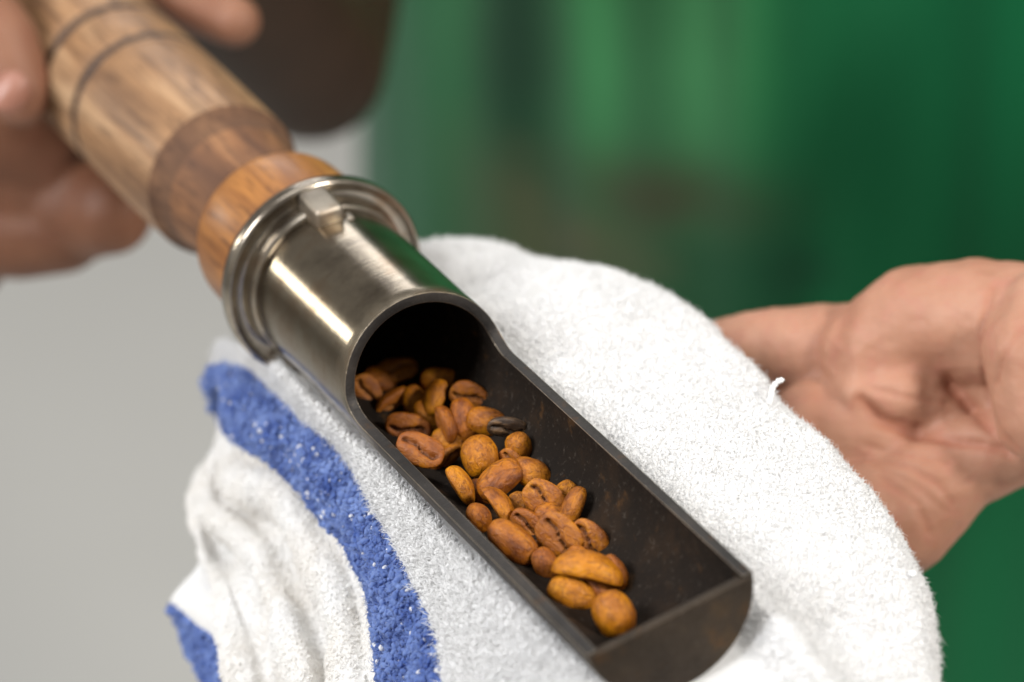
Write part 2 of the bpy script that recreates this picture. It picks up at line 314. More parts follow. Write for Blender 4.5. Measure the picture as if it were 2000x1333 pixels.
# ------------------------------------------------------------------ coffee beans
def bean_mesh(kind, seed):
    nx, na = 40, 44
    vs, seam, flat = [], [], []
    a, b, cu, cl = {'plain': (.5, .345, .27, .11), 'wide': (.5, .405, .25, .11), 'slim': (.5, .305, .26, .11), 'crescent': (.53, .31, .27, .10), 'round': (.5, .435, .42, .32), 'chunky': (.5, .375, .31, .12)}[kind]
    bend = {'crescent': -.34, 'slim': -.12}.get(kind, -.05)
    sd = Vector((seed*3.1, seed*1.3, seed*.7))
    for i in range(nx+1):
        th = math.pi*i/nx; x = -math.cos(th)*a; rr = math.sin(th)**.74
        for k in range(na):
            al = 2*math.pi*k/na; cy, sz = math.cos(al), math.sin(al)
            cy = math.copysign(abs(cy)**.9, cy)
            y = b*rr*cy; z = (cu if sz > 0 else cl)*rr*sz
            s_ = 0; fl_ = 0
            if sz < 0:
                yc = (.085*math.sin(x*6.3)*(1 if seed % 2 else -1)+.01*math.sin(x*23+seed*2))
                d = abs(y-yc); s_ = math.exp(-(d/.036)**2)*min(1, rr*1.4)*max(0, min(1, (.45-abs(x))/.08))
                z += .19*math.exp(-(d/.038)**2)*min(1, rr*1.3)*max(0, min(1, (.43-abs(x))/.10))*(.45 if kind == 'round' else 1)
                fl_ = min(1, -sz*1.6)*rr
            z += bend*(x*x-.08)
            p = Vector((x, y, z)); nn = noise.noise(p*2.2+sd)*.07+noise.noise(p*6+sd)*.022+abs(noise.noise(Vector((p.x*3, p.y*9, p.z*9))+sd))*-.010+noise.noise(p*16+sd)*.005
            p = p*(1+nn); p.y += .03*noise.noise(Vector((x*2.2, 0, 0))+sd)
            vs.append(p*S); seam.append(s_); flat.append(fl_*.8)
    fs = [(i*na+k, i*na+(k+1) % na, (i+1)*na+(k+1) % na, (i+1)*na+k) for i in range(nx) for k in range(na)]
    me = bpy.data.meshes.new('coffee_bean'); me.from_pydata([tuple(v) for v in vs], [], fs)
    for nm, dat in (('seam', seam), ('flat', flat)): me.attributes.new(nm, 'FLOAT', 'POINT').data.foreach_set('value', dat)
    bm = bmesh.new(); bm.from_mesh(me); bmesh.ops.remove_doubles(bm, verts=bm.verts, dist=1e-6); bmesh.ops.recalc_face_normals(bm, faces=bm.faces); bm.to_mesh(me); bm.free()
    me.materials.append(M['bean']); me.shade_smooth(); return me
BM = {}
def bean(x, y, L, ang, roll, pitch, kind, lift, label, seed=0, dark=False):
    key = (kind, seed, dark)
    if key not in BM:
        BM[key] = bean_mesh(kind, seed+len(kind))
        if dark: BM[key].materials.clear(); BM[key].materials.append(M['scorched'])
    o = bpy.data.objects.new('coffee_bean', BM[key]); C.objects.link(o)
    sc = L*(.90 if kind == 'round' else .97)/172.0                                          # L = length in photograph pixels at this depth
    d = np.array([(x-1000)/FPX, (y-666.5)/FPX, 1.]); dl = RM.T@d; ol = -RM.T@OT
    half = {'round': .33, 'chunky': .22}.get(kind, .17)*sc
    r = .875-half-lift
    A = dl[1]**2+dl[2]**2; B = 2*(ol[1]*dl[1]+ol[2]*dl[2]); Cc = ol[1]**2+ol[2]**2-r*r; disc = max(B*B-4*A*Cc, 0)
    t = (-B+math.sqrt(disc))/2/A; P = ol+t*dl
    view = Vector(C2W@np.array([0, 0, -1.])); ax = Vector(C2W@np.array([math.cos(math.radians(ang)), math.sin(math.radians(ang)), 0]))
    side = view.cross(ax)
    ax = (Matrix.Rotation(math.radians(pitch), 3, side)@ax)
    zup = ax.cross(side).normalized()                     # roughly along the view axis
    if zup.dot(view) > 0: zup = -zup                      # dome away from the camera = seam faces it at roll 0
    Rr = Matrix.Rotation(math.radians(roll), 3, ax); zz = Rr@zup; yy = zz.cross(ax)
    m = Matrix((ax, yy, zz)).transposed().to_4x4(); m.translation = Vector(T(P)[0])
    o.matrix_world = m@Matrix.Scale(sc, 4)
    o['label'] = label; o['category'] = 'coffee bean'; o['group'] = 'roasted coffee beans in the scoop'
    return o
BEANS = [
 (775, 722, 88, -6, -35, 0, 'plain', .02, 'dim bean deepest inside the dark tube mouth, seam edge catching light', 1),
 (716, 765, 76, 66, 10, 10, 'wide', .0, 'dim bean tucked against the left wall just inside the tube mouth', 2),
 (768, 786, 86, -38, 60, 0, 'slim', .0, 'shaded slim bean between the left wall bean and the centre of the tube mouth', 3),
 (856, 742, 78, 0, 180, 0, 'plain', .0, 'shaded bean showing its rounded back at the rear of the heap under the tube roof', 4),
 (812, 790, 80, 70, 150, 0, 'plain', -.02, 'half hidden shaded bean low between the slim shaded bean and the upright facet bean', 6),
 (849, 778, 84, -68, 130, 10, 'plain', .16, 'upright reddish bean with a flat facet at the back of the heap', 5),
 (915, 774, 80, 20, 25, 0, 'wide', .05, 'bean with dark hollow seam nearest the right wall at the back of the heap', 6),
 (797, 838, 98, 16, 20, 0, 'plain', .02, 'dull purple brown bean lying behind the big seamed bean at the left rim', 7),
 (820, 878, 100, 20, -18, 0, 'plain', .16, 'big bean with an open wavy seam leaning on the left rim', 8),
 (866, 832, 86, 72, 75, 0, 'chunky', .14, 'glossy orange bean standing on edge with a small dimple', 9),
 (907, 822, 92, 74, 165, 0, 'slim', .10, 'smooth tall bean standing beside the dimpled bean', 1),
 (952, 824, 84, 18, 175, 0, 'plain', .02, 'smooth orange bean partly covered by the scorched bean', 2),
 (990, 836, 80, 2, 40, 0, 'slim', .08, 'dark scorched bean with pale papery chaff near the right wall', 3, True),
 (1013, 873, 66, 70, 180, 20, 'round', .0, 'small plain egg shaped bean below the scorched bean', 4),
 (937, 892, 94, 78, 175, 0, 'round', .10, 'largest round orange bean in the middle of the heap', 5),
 (869, 900, 82, -42, 55, 0, 'slim', .0, 'small tilted bean between the open seamed bean and the largest round bean', 6),
 (896, 950, 88, 58, 100, 0, 'chunky', .04, 'reddish bean with a pale crumbly end by the left rim', 7),
 (976, 938, 102, -38, 150, 0, 'plain', .16, 'broad streaked bean lying across the middle below the largest round bean', 8),
 (1040, 926, 86, 30, 165, 0, 'plain', .03, 'bean showing its back behind the streaked bean toward the right wall', 9),
 (1063, 974, 86, 40, 5, 0, 'wide', .18, 'coin shaped bean on top with a ragged seam facing up', 1),
 (1121, 990, 82, -68, 135, 0, 'slim', .06, 'slim upright bean right of the coin shaped bean', 2),
 (1100, 966, 62, -50, 170, 0, 'plain', .02, 'tip of a bean peeping out behind the slim upright bean', 3),
 (974, 992, 94, 58, 105, 0, 'crescent', .10, 'curved crescent bean left of the coin shaped bean', 4),
 (934, 1012, 66, 60, 120, 30, 'round', .0, 'short stubby bean end by the left rim with a dark dent', 5),
 (1001, 1060, 112, 40, 178, 0, 'slim', .06, 'long smooth olive brown bean along the left rim', 6),
 (1020, 992, 72, 60, 160, 0, 'plain', .0, 'low bean wedged under the coin shaped bean', 7),
 (1032, 1024, 80, 32, 30, 0, 'plain', .04, 'crumpled bean with torn seam between the long smooth bean and the two toned bean', 8),
 (1091, 1045, 98, 42, 10, 0, 'wide', .19, 'two toned bean on top with a knobbly seam and pale bump', 9),
 (1150, 1053, 84, 48, 20, 0, 'wide', .04, 'bean with dark brown wrinkled face against the right wall', 1),
 (1068, 1106, 76, 62, 160, 0, 'plain', .0, 'shaded low bean left of the long crescent bean', 2),
 (1134, 1092, 60, 40, 170, 0, 'plain', .02, 'small pale bean end showing between the wrinkled bean and the long crescent bean', 3),
 (1148, 1116, 132, 12, 108, 0, 'crescent', .17, 'longest crescent bean lying across the lower end of the heap', 5),
 (1198, 1120, 76, 66, 60, 0, 'chunky', .04, 'bean standing on edge at the right end of the longest crescent bean', 6),
 (1116, 1160, 96, 26, 172, 0, 'plain', .0, 'plump shaded bean under the longest crescent bean', 7),
 (1198, 1200, 98, 66, 176, 0, 'round', .02, 'round golden bean alone nearest the end plate', 8),
 (744, 742, 78, 30, 140, 0, 'plain', -.01, 'nearly black shaded bean low between the two dimmest beans at the tube mouth', 5),
 (836, 812, 78, 50, 150, 0, 'plain', .02, 'bean mostly covered by the dull purple brown bean and the dimpled bean', 4),
 (880, 862, 78, 10, 165, 0, 'plain', -.01, 'low bean showing only its back between the dimpled bean and the small tilted bean', 3),
 (1004, 908, 76, 50, 40, 0, 'plain', .0, 'low bean glimpsed right of the largest round orange bean', 2),
 (950, 962, 76, 20, 160, 0, 'plain', .0, 'low bean covered by the streaked bean and the crescent bean', 6),
 (1080, 1008, 76, 20, 150, 0, 'plain', .04, 'bean mostly hidden between the coin shaped bean and the two toned bean', 7),
 (1060, 1078, 74, 0, 30, 0, 'plain', .0, 'low dark bean under the lower edge of the two toned bean', 8),
 (1172, 1150, 76, 40, 150, 0, 'plain', .0, 'low bean in shade between the longest crescent bean and the round golden bean', 9),
]
for b in BEANS: bean(*b)

# ------------------------------------------------------------------ towel
towel = root('towel', 'folded white terry towel with a blue hem stripe laid over the open hand', 'towel', FRAME)
def P(lst, ws):
    ws = ws if hasattr(ws, '__len__') else [ws]*len(lst)
    return np.array([from_ray(x, y, w) for (x, y), w in zip(lst, ws)])
sil = P([(862, 532), (966, 478), (1082, 530), (1246, 552), (1400, 656), (1540, 803), (1680, 978), (1784, 1180), (1836, 1380)], [-2.0, -1.7, -1.45, -1.35, -1.3, -1.3, -1.4, -1.6, -2.0])
bu = np.array([-1.9, -1.0, .4, 1.5, 2.9, 4.4, 6., 7.7, 9.4])
def wb(u): return -1.03-np.where(u < 1, .6*((1-u)/2)**2, 0)-np.where(u > 8.2, .14*(u-8.2)**2, 0)
wbv = wb(bu)
bed = np.stack([bu, 0*bu, wbv], 1)
bedr = np.stack([bu, 0*bu+.72, wbv+.07], 1); nr = np.stack([bu, 0*bu+1.12, wbv+.36], 1)
bedl = np.stack([bu, 0*bu-.72, wbv+.06], 1); nl = np.stack([bu, 0*bu-1.01, wbv+.52], 1)
shoulder = sil+np.array([0, -.85, .42]); wrap1 = sil+np.array([0, .12, -.6]); wrap2 = sil+np.array([0, -.35, -1.5]); wrap3 = sil+np.array([0, -1.6, -2.2])
mid = .5*(nr+shoulder)+np.array([0, 0, .03])
nl[:2] = P([(436, 668), (520, 706)], [-1.7, -1.3])
c0 = P([(432, 712), (514, 752), (600, 830), (660, 882), (722, 965), (770, 1060), (820, 1180), (870, 1333), (895, 1450)], [-1.75, -1.3, -.92, -.9, -.9, -.92, -1.0, -1.25, -1.6])
c2 = P([(418, 752), (442, 812), (474, 862), (546, 910), (614, 980), (678, 1075), (722, 1178), (754, 1333), (770, 1450)], [-2.05, -1.75, -1.6, -1.55, -1.55, -1.55, -1.65, -1.9, -2.3])
c1 = .5*(c0+c2)+np.array([0, -.06, .16])
c3 = P([(436, 742), (466, 800), (500, 850), (572, 896), (640, 968), (704, 1062), (748, 1168), (780, 1333), (796, 1450)], [-2.3, -2.0, -1.9, -1.85, -1.85, -1.85, -1.95, -2.2, -2.6])
c4 = P([(446, 836), (456, 884), (476, 916), (512, 950), (572, 1015), (628, 1105), (664, 1200), (692, 1333), (706, 1450)], [-2.35, -2.1, -1.95, -1.9, -1.9, -1.9, -2.0, -2.25, -2.6])
c5 = P([(448, 866), (442, 914), (446, 956), (480, 1000), (538, 1070), (590, 1160), (624, 1250), (650, 1345), (664, 1450)], [-2.7, -2.5, -2.4, -2.35, -2.35, -2.35, -2.45, -2.65, -3.])
c6 = P([(440, 892), (410, 945), (410, 985), (446, 1038), (494, 1108), (540, 1200), (572, 1290), (594, 1365), (606, 1450)], [-2.7, -2.5, -2.4, -2.35, -2.35, -2.35, -2.45, -2.7, -3.])
c7 = P([(432, 912), (403, 968), (405, 1020), (430, 1078), (462, 1150), (494, 1232), (520, 1315), (536, 1380), (548, 1450)], [-3.1, -2.95, -2.85, -2.85, -2.85, -2.9, -3., -3.2, -3.5])
c8 = P([(424, 928), (395, 985), (394, 1045), (402, 1108), (420, 1180), (444, 1262), (468, 1340), (484, 1400), (496, 1450)], [-3.2, -3.05, -2.95, -2.95, -2.95, -3., -3.1, -3.3, -3.6])
c9 = c8+np.array([.1, .5, -.9]); c10 = c8+np.array([.2, 2.2, -1.3])
curves = [wrap3, wrap2, wrap1, sil, shoulder, mid, nr, bedr, bed, bedl, nl, c0, c1, c2, c3, c4, c5, c6, c7, c8, c9, c10]
G = np.array(curves)                                       # (curves, stations, 3)
# the two ends of the roll turn down
e0 = G[:, 0]+np.array([-.5, 0, -1.0]); e00 = G[:, 0]+np.array([.5, 0, -2.4]); e1 = G[:, -1]+np.array([.9, 0, -1.6])
G = np.concatenate([e00[:, None], e0[:, None], G, e1[:, None]], 1)
NS, SUB = 260, 12
ts = np.linspace(0, G.shape[1]-1, NS)
Gs = np.stack([cr(g, ts) for g in G])
tb = np.arange((len(curves)-1)*SUB+1)/SUB
L = cr(Gs, tb)                                             # (nb, NS, 3)
nb = len(tb); flatP = L.reshape(-1, 3)
lump = vnoise(flatP, .8, .15, 3)+vnoise(flatP, 2.4, .045, 9)
du = np.gradient(L, axis=1); db = np.gradient(L, axis=0); N = np.cross(db, du); N /= np.linalg.norm(N, axis=2, keepdims=True)+1e-9
bi = np.repeat(tb, NS)
if N[int(5*SUB), NS//2, 2] < 0: N = -N
damp = np.where((bi > 6) & (bi < 10.5), .35, 1.0)
ph = bi*.62+vnoise(flatP, .6, .55, 33); extra = np.where(bi > 14, .12*np.clip((bi-14)/.7, 0, 1)*(np.abs(np.sin(ph*math.pi))-.5)*2+vnoise(flatP, 1.0, .10, 21)+vnoise(flatP, 3, .03, 5), 0)
flatP = flatP+N.reshape(-1, 3)*(lump*damp+extra)[:, None]; L = flatP.reshape(L.shape)
def strip(name, b0, b1, mat, parent):
    i0, i1 = int(round(b0*SUB)), int(round(b1*SUB)); sub = L[i0:i1+1]; k = len(sub)
    idx = lambda i, j: i*NS+j
    fs = [(idx(i, j), idx(i, j+1), idx(i+1, j+1), idx(i+1, j)) for i in range(k-1) for j in range(NS-1)]
    return mesh_obj(name, sub.reshape(-1, 3)*S, fs, mat, parent)
sheet = strip('top_sheet', 0, 11, M['white'], towel)
stripe = strip('hem_stripe', 11, 13.2, M['blue'], towel)
folds = strip('folded_layers', 13.2, 21, M['cream'], towel)
def samples(Lg, Ng, spacing):
    A = Lg[:-1, :-1]; B = Lg[1:, :-1]-A; D = Lg[:-1, 1:]-A; ar = np.linalg.norm(np.cross(B, D), axis=2); n_ = int(ar.sum()/spacing**2)
    k = rng.choice(ar.size, n_, p=(ar/ar.sum()).ravel()); f = rng.random((n_, 2))
    p = A.reshape(-1, 3)[k]+B.reshape(-1, 3)[k]*f[:, :1]+D.reshape(-1, 3)[k]*f[:, 1:]
    return p, Ng[:-1, :-1].reshape(-1, 3)[k]
def fluff(p, nrm, rad, hgt, lean, mat, parent):
    """stray fibres standing off the loops, one mesh"""
    n_ = len(p); t = rng.normal(size=(n_, 3)); t -= nrm*(t*nrm).sum(1, keepdims=True); t /= np.linalg.norm(t, axis=1, keepdims=True)+1e-9; b = np.cross(nrm, t)
    sz = (1+.45*rng.normal(size=(n_, 1))).clip(.3, 2.4); V = []
    for hh, ll, rr in ((-.1, 0, 1), (.6, .35, .8)):
        c = p+nrm*hh*hgt*sz+t*ll*lean*sz
        for k in range(3): a = 2*math.pi*k/3; V.append(c+(t*math.cos(a)+b*math.sin(a))*rad*rr)
    V.append(p+nrm*hgt*sz+t*lean*1.2*sz); V = np.stack(V, 1)
    T3 = np.array([(0, 1, 4), (0, 4, 3), (1, 2, 5), (1, 5, 4), (2, 0, 3), (2, 3, 5), (3, 4, 6), (4, 5, 6), (5, 3, 6)]).reshape(1, -1)+(np.arange(n_)*7)[:, None]
    me = bpy.data.meshes.new('lint'); me.vertices.add(n_*7); me.vertices.foreach_set('co', (V.reshape(-1)*S).astype(np.float32))
    me.loops.add(T3.size); me.loops.foreach_set('vertex_index', T3.ravel().astype(np.int32)); me.polygons.add(T3.size//3); me.polygons.foreach_set('loop_start', (np.arange(T3.size//3)*3).astype(np.int32))
    me.update(calc_edges=True); me.materials.append(mat); me.shade_smooth()
    o = bpy.data.objects.new('lint', me); C.objects.link(o); o.parent = parent; o['kind'] = 'stuff'; return o
def tufts(name, p, nrm, rad, hgt, lean, mat, parent, jit=.35):
    """many small bent loops of yarn, one mesh"""
    n_ = len(p); t = rng.normal(size=(n_, 3)); t -= nrm*(t*nrm).sum(1, keepdims=True); t /= np.linalg.norm(t, axis=1, keepdims=True)+1e-9; b = np.cross(nrm, t)
    sz = (1+jit*rng.normal(size=(n_, 1))).clip(.4, 1.9)
    rings = [(0, 0, .75), (.4, .15, 1.0), (.78, .5, .95), (.98, .85, .55)]
    V = []
    for hh, ll, rr in rings:
        c = p+nrm*(hh*hgt-.3*rad)*sz+t*(ll*lean)*sz
        for k in range(5):
            a = 2*math.pi*k/5+.4; V.append(c+(t*math.cos(a)+b*math.sin(a))*rad*rr*sz)
    c = p+nrm*hgt*1.0*sz+t*lean*1.1*sz; V.append(c)
    V = np.stack(V, 1); nv = V.shape[1]
    f4 = [(r*5+k, r*5+(k+1) % 5, r*5+5+(k+1) % 5, r*5+5+k) for r in range(3) for k in range(5)]; f3 = [(15+k, 15+(k+1) % 5, 20) for k in range(5)]
    off = (np.arange(n_)*nv)[:, None]
    q = (np.array(f4).reshape(1, -1)+off).reshape(-1, 4); tr = (np.array(f3).reshape(1, -1)+off).reshape(-1, 3)
    me = bpy.data.meshes.new(name); me.vertices.add(n_*nv); me.vertices.foreach_set('co', (V.reshape(-1)*S).astype(np.float32))
    li = np.concatenate([q.ravel(), tr.ravel()]); me.loops.add(len(li)); me.loops.foreach_set('vertex_index', li.astype(np.int32))
    ls = np.concatenate([np.arange(len(q))*4, len(q)*4+np.arange(len(tr))*3]); me.polygons.add(len(ls)); me.polygons.foreach_set('loop_start', ls.astype(np.int32))
    me.update(calc_edges=True); me.validate(); me.materials.append(mat); me.shade_smooth()
    o = bpy.data.objects.new(name, me); C.objects.link(o); o.parent = parent; o['kind'] = 'stuff'; return o
def sl(b0, b1, j0=0, j1=NS): return L[int(b0*SUB):int(b1*SUB)+1, j0:j1], N[int(b0*SUB):int(b1*SUB)+1, j0:j1]
j0, j1 = int(NS*1.2/11), int(NS*10.6/11)
p, nn = samples(*sl(2.2, 7.0, j0, j1), .0345); tufts('terry_loops', p, nn, .0185, .026, .014, M['white'], sheet)
p, nn = samples(*sl(9.6, 11.0, j0, j1), .036); tufts('terry_loops', p, nn, .0165, .032, .018, M['white'], sheet)
p, nn = samples(*sl(11.0, 13.15, j0, j1), .044); k = rng.random(len(p)) < .95
tufts('terry_loops', p[k], nn[k], .0285, .048, .026, M['blue'], stripe); tufts('white_loops', p[~k], nn[~k], .022, .044, .02, M['white'], stripe)
p, nn = samples(*sl(13.25, 19.6, j0, j1), .040); tufts('terry_loops', p, nn, .012, .020, .018, M['cream'], folds)
p, nn = samples(*sl(2.2, 7.0, j0, j1), .030); fluff(p, nn, .0055, .050, .045, M['white'], sheet)
p, nn = samples(*sl(9.6, 11.0, j0, j1), .021); fluff(p, nn, .0055, .066, .05, M['white'], sheet)
p, nn = samples(*sl(11.0, 13.15, j0, j1), .030); fluff(p, nn, .006, .060, .05, M['blue'], stripe)
p, nn = samples(*sl(13.25, 19.6, j0, j1), .036); fluff(p, nn, .0045, .030, .035, M['cream'], folds)
# lowest flap with its own blue hem
F = np.array([P([(410, 1040), (440, 1130), (480, 1230), (540, 1340), (600, 1450)], [-3.3]*5), P([(384, 1108), (420, 1170), (470, 1262), (515, 1350), (560, 1450)], [-3.2, -3.2, -3.2, -3.3, -3.4]),
              P([(333, 1168), (388, 1206), (444, 1266), (490, 1340), (525, 1440)], [-3.4, -3.4, -3.4, -3.5, -3.6]), P([(342, 1200), (392, 1262), (436, 1330), (470, 1400), (500, 1480)], [-3.8, -3.8, -3.8, -3.9, -4.]),
              P([(378, 1270), (405, 1330), (440, 1390), (470, 1450), (500, 1520)], [-4.4, -4.4, -4.4, -4.4, -4.5]), P([(480, 1290), (505, 1350), (540, 1410), (570, 1470), (600, 1520)], [-4.9]*5)])
tf = np.linspace(0, 4, 80); Fs = np.stack([cr(g, tf) for g in F]); tq = np.arange(5*SUB+1)/SUB; FL = cr(Fs, tq)
FN = np.cross(np.gradient(FL, axis=0), np.gradient(FL, axis=1)); FN /= np.linalg.norm(FN, axis=2, keepdims=True)+1e-9
if (FN[SUB*2, 40]@(RM.T@np.array([0, 0, 1.]))) > 0: FN = -FN
FL = FL+FN*vnoise(FL.reshape(-1, 3), 2.0, .07, 4).reshape(FL.shape[:2])[:, :, None]
def fstrip(name, b0, b1, mat):
    sub = FL[int(b0*SUB):int(b1*SUB)+1]; k, m_ = sub.shape[:2]
    return mesh_obj(name, sub.reshape(-1, 3)*S, [(i*m_+j, i*m_+j+1, (i+1)*m_+j+1, (i+1)*m_+j) for i in range(k-1) for j in range(m_-1)], mat, towel)
flap = fstrip('lower_flap', 0, 2.25, M['cream']); fh = fstrip('flap_hem_stripe', 2.25, 5, M['blue'])
p, nn = samples(FL[:int(2.25*SUB)+1], FN[:int(2.25*SUB)+1], .040); tufts('terry_loops', p, nn, .010, .012, .014, M['cream'], flap)
p, nn = samples(FL[int(2.25*SUB):], FN[int(2.25*SUB):], .045); tufts('terry_loops', p, nn, .028, .055, .03, M['blue'], fh)
def thread(pts, r):
    pts = np.array([from_ray(*q) for q in pts]); q = cr(pts, np.linspace(0, len(pts)-1, 24)); vs, fs = [], []
    for i, c in enumerate(q):
        rr = r*(1+.25*math.sin(i*1.9))*(1 if i < 20 else 1-(i-20)*.2)
        d = q[min(i+1, 23)]-q[max(i-1, 0)]; d /= np.linalg.norm(d); a = np.cross(d, [0, 0, 1.]); a /= np.linalg.norm(a); b = np.cross(d, a)
        for k in range(8): vs.append((c+(a*math.cos(k*math.pi/4)+b*math.sin(k*math.pi/4))*rr)*S)
    for i in range(23):
        for k in range(8): fs.append((i*8+k, i*8+(k+1) % 8, i*8+8+(k+1) % 8, i*8+8+k))
    return mesh_obj('loose_thread', vs, fs, M['white'], sheet)
thread([(1500, 800, -1.2), (1506, 775, -1.1), (1510, 757, -1.05), (1520, 745, -1.0), (1532, 742, -.98)], .032)
thread([(1768, 1135, -1.6), (1772, 1128, -1.5), (1780, 1120, -1.45), (1788, 1123, -1.4)], .03)

# ------------------------------------------------------------------ person
person = root('person', 'person in green clothing gripping the wooden handle and cradling the towel with open palm', 'person')
person.location = (0.15, 1.3, 0)
def blob(bm, a, b, ra, rb, seg=20):
    """tapered capsule between world points, a part of the body before the surfaces are fused"""
    a, b = Vector(a), Vector(b); d = (b-a); ln = d.length
    q = d.to_track_quat('Z', 'Y') if ln > 1e-6 else Matrix.Identity(3).to_quaternion()
    rings = [(-math.cos(t)*ra, math.sin(t)*ra) for t in np.linspace(0, math.pi/2, 7)]+[(ln+math.sin(t)*rb, math.cos(t)*rb) for t in np.linspace(0, math.pi/2, 7)]
    prev = None
    for z, r in rings:
        ring = [bm.verts.new(a+q@Vector((max(r, 1e-5)*math.cos(2*math.pi*k/seg), max(r, 1e-5)*math.sin(2*math.pi*k/seg), z))) for k in range(seg)]
        if prev:
            for k in range(seg): bm.faces.new((prev[k], prev[(k+1) % seg], ring[(k+1) % seg], ring[k]))
        else: bm.faces.new(ring[::-1])
        prev = ring
    bm.faces.new(prev)
def chain(bm, pts):                                        # pts: (x, y, Z, radius in photograph px)
    for (a, b) in zip(pts[:-1], pts[1:]):
        blob(bm, at(*a[:3]), at(*b[:3]), a[3]*a[2]/FPX*S, b[3]*b[2]/FPX*S)
def fuse(bm, name, voxel, smooth):
    me = bpy.data.meshes.new(name); bm.to_mesh(me); bm.free(); o = bpy.data.objects.new(name, me); C.objects.link(o)
    r = o.modifiers.new('r', 'REMESH'); r.mode = 'VOXEL'; r.voxel_size = voxel; r.use_smooth_shade = True
    s = o.modifiers.new('s', 'SMOOTH'); s.factor = .5; s.iterations = smooth
    return bake(o)
# hand under the towel (palm up, fingers running under the cloth), at the right of the picture
bm = bmesh.new()
chain(bm, [(1640, 1030, 50.9, 135), (1745, 1005, 50.9, 128), (1880, 905, 50.8, 92), (2010, 860, 50.6, 80), (2120, 820, 50.4, 90)])
chain(bm, [(1700, 690, 51.3, 105), (1790, 640, 51.2, 122), (1910, 632, 50.9, 128), (2040, 650, 50.5, 132), (2200, 690, 50.5, 150)])
chain(bm, [(1690, 765, 51.1, 72), (1770, 772, 50.9, 66), (1850, 800, 51.0, 52)]); chain(bm, [(1820, 760, 51.5, 80), (1900, 780, 51.5, 90), (2060, 790, 51.2, 110)]); chain(bm, [(1940, 700, 51.0, 90), (2000, 820, 51.0, 90)])
chain(bm, [(1420, 690, 52.4, 70), (1520, 684, 52.2, 84), (1640, 690, 51.8, 100), (1720, 690, 51.5, 100)])
chain(bm, [(1600, 860, 51.4, 120), (1740, 860, 51.2, 90)])
chain(bm, [(2044, 606, 50.1, 86), (2022, 690, 49.8, 104), (2040, 810, 49.8, 100), (2120, 760, 49.9, 130)])
for k, (y0, y1, ln) in enumerate([(760, 820, 560), (850, 930, 640), (940, 1050, 640), (1040, 1170, 540)]):   # four fingers under the cloth
    x0 = 1640; chain(bm, [(x0, y0+20, 52.0, 80-k*4), (x0-ln*.42, y1, 52.6, 66-k*4), (x0-ln*.75, y1+40, 53.2, 58-k*3), (x0-ln, y1+60, 53.9, 50-k*3)])
handA = fuse(bm, 'hand_a', .00085, 7)
bm = bmesh.new()
# hand on the wooden grip, at the upper left
chain(bm, [(-190, -150, 56.6, 100), (-90, -40, 55.9, 78), (0, 85, 55.6, 78), (34, 175, 55.5, 68), (42, 190, 55.5, 60)])       # thumb
chain(bm, [(120, -230, 58.6, 80), (280, -80, 58.2, 60), (390, 10, 57.7, 56), (458, 42, 57.2, 52)])                          # index finger
chain(bm, [(-220, 240, 58.6, 110), (-60, 330, 58.8, 110), (90, 395, 58.4, 108), (170, 410, 58.0, 100), (215, 415, 57.6, 86)])  # middle finger
chain(bm, [(-240, 380, 58.8, 110), (-100, 430, 58.7, 108), (40, 446, 58.4, 102), (120, 445, 58.2, 92)])                       # ring finger
chain(bm, [(-280, 480, 59.2, 90), (-160, 520, 59.2, 80), (-60, 520, 58.8, 70)])                                             # little finger
chain(bm, [(-190, -150, 57.6, 190), (-260, 100, 58.4, 190), (-280, 330, 58.8, 170)]); chain(bm, [(-190, -150, 57.8, 170), (0, -240, 58.6, 130), (120, -230, 58.6, 90)])
chain(bm, [(-140, 200, 58.0, 100), (-20, 260, 57.8, 95), (95, 320, 57.9, 78)]); chain(bm, [(-100, 300, 58.3, 110), (150, 400, 58.2, 95)])
handB = fuse(bm, 'hand_b', .0010, 8)
# arms and trunk (mostly out of the frame or under the garment)
bm = bmesh.new()
elbowR = at(606, 130, 66); wristB = at(-330, -260, 58.2)
blob(bm, at(600, -900, 74), at(650, -120, 69), .045, .022); blob(bm, at(650, -120, 69), elbowR, .022, .0208)
blob(bm, elbowR, at(250, -300, 62), .020, .030); blob(bm, at(250, -300, 62), wristB, .030, .027)
elbowL = at(2900, 420, 66); blob(bm, at(2270, 690, 50.9), at(2560, 640, 55), .021, .030); blob(bm, at(2560, 640, 55), elbowL, .030, .042); blob(bm, elbowL, at(2500, -800, 76), .044, .05)
blob(bm, (.16, 1.37, .75), (.16, 1.37, 1.1), .10, .105); blob(bm, (.16, 1.37, 1.1), (.16, 1.40, 1.34), .105, .10)
blob(bm, at(600, -900, 74), (.02, 1.40, 1.34), .045, .06); blob(bm, at(2500, -800, 76), (.30, 1.40, 1.34), .05, .06); blob(bm, (.02, 1.40, 1.34), (.30, 1.40, 1.34), .06, .06)
blob(bm, (.16, 1.40, 1.34), (.16, 1.38, 1.47), .056, .052); blob(bm, (.16, 1.37, 1.55), (.16, 1.385, 1.63), .066, .082); blob(bm, (.16, 1.335, 1.52), (.16, 1.34, 1.54), .05, .055)
blob(bm, (.16, 1.285, 1.575), (.16, 1.275, 1.56), .009, .012); blob(bm, (.078, 1.385, 1.57), (.076, 1.39, 1.60), .010, .013); blob(bm, (.242, 1.385, 1.57), (.244, 1.39, 1.60), .010, .013)
trunk = fuse(bm, 'trunk', .004, 5)
def cam_px(co):
    q = (co-CAM)@C2W; return np.stack([1000+FPX*q[:, 0]/q[:, 2], 666.5+FPX*q[:, 1]/q[:, 2]], 1), q[:, 2]/S
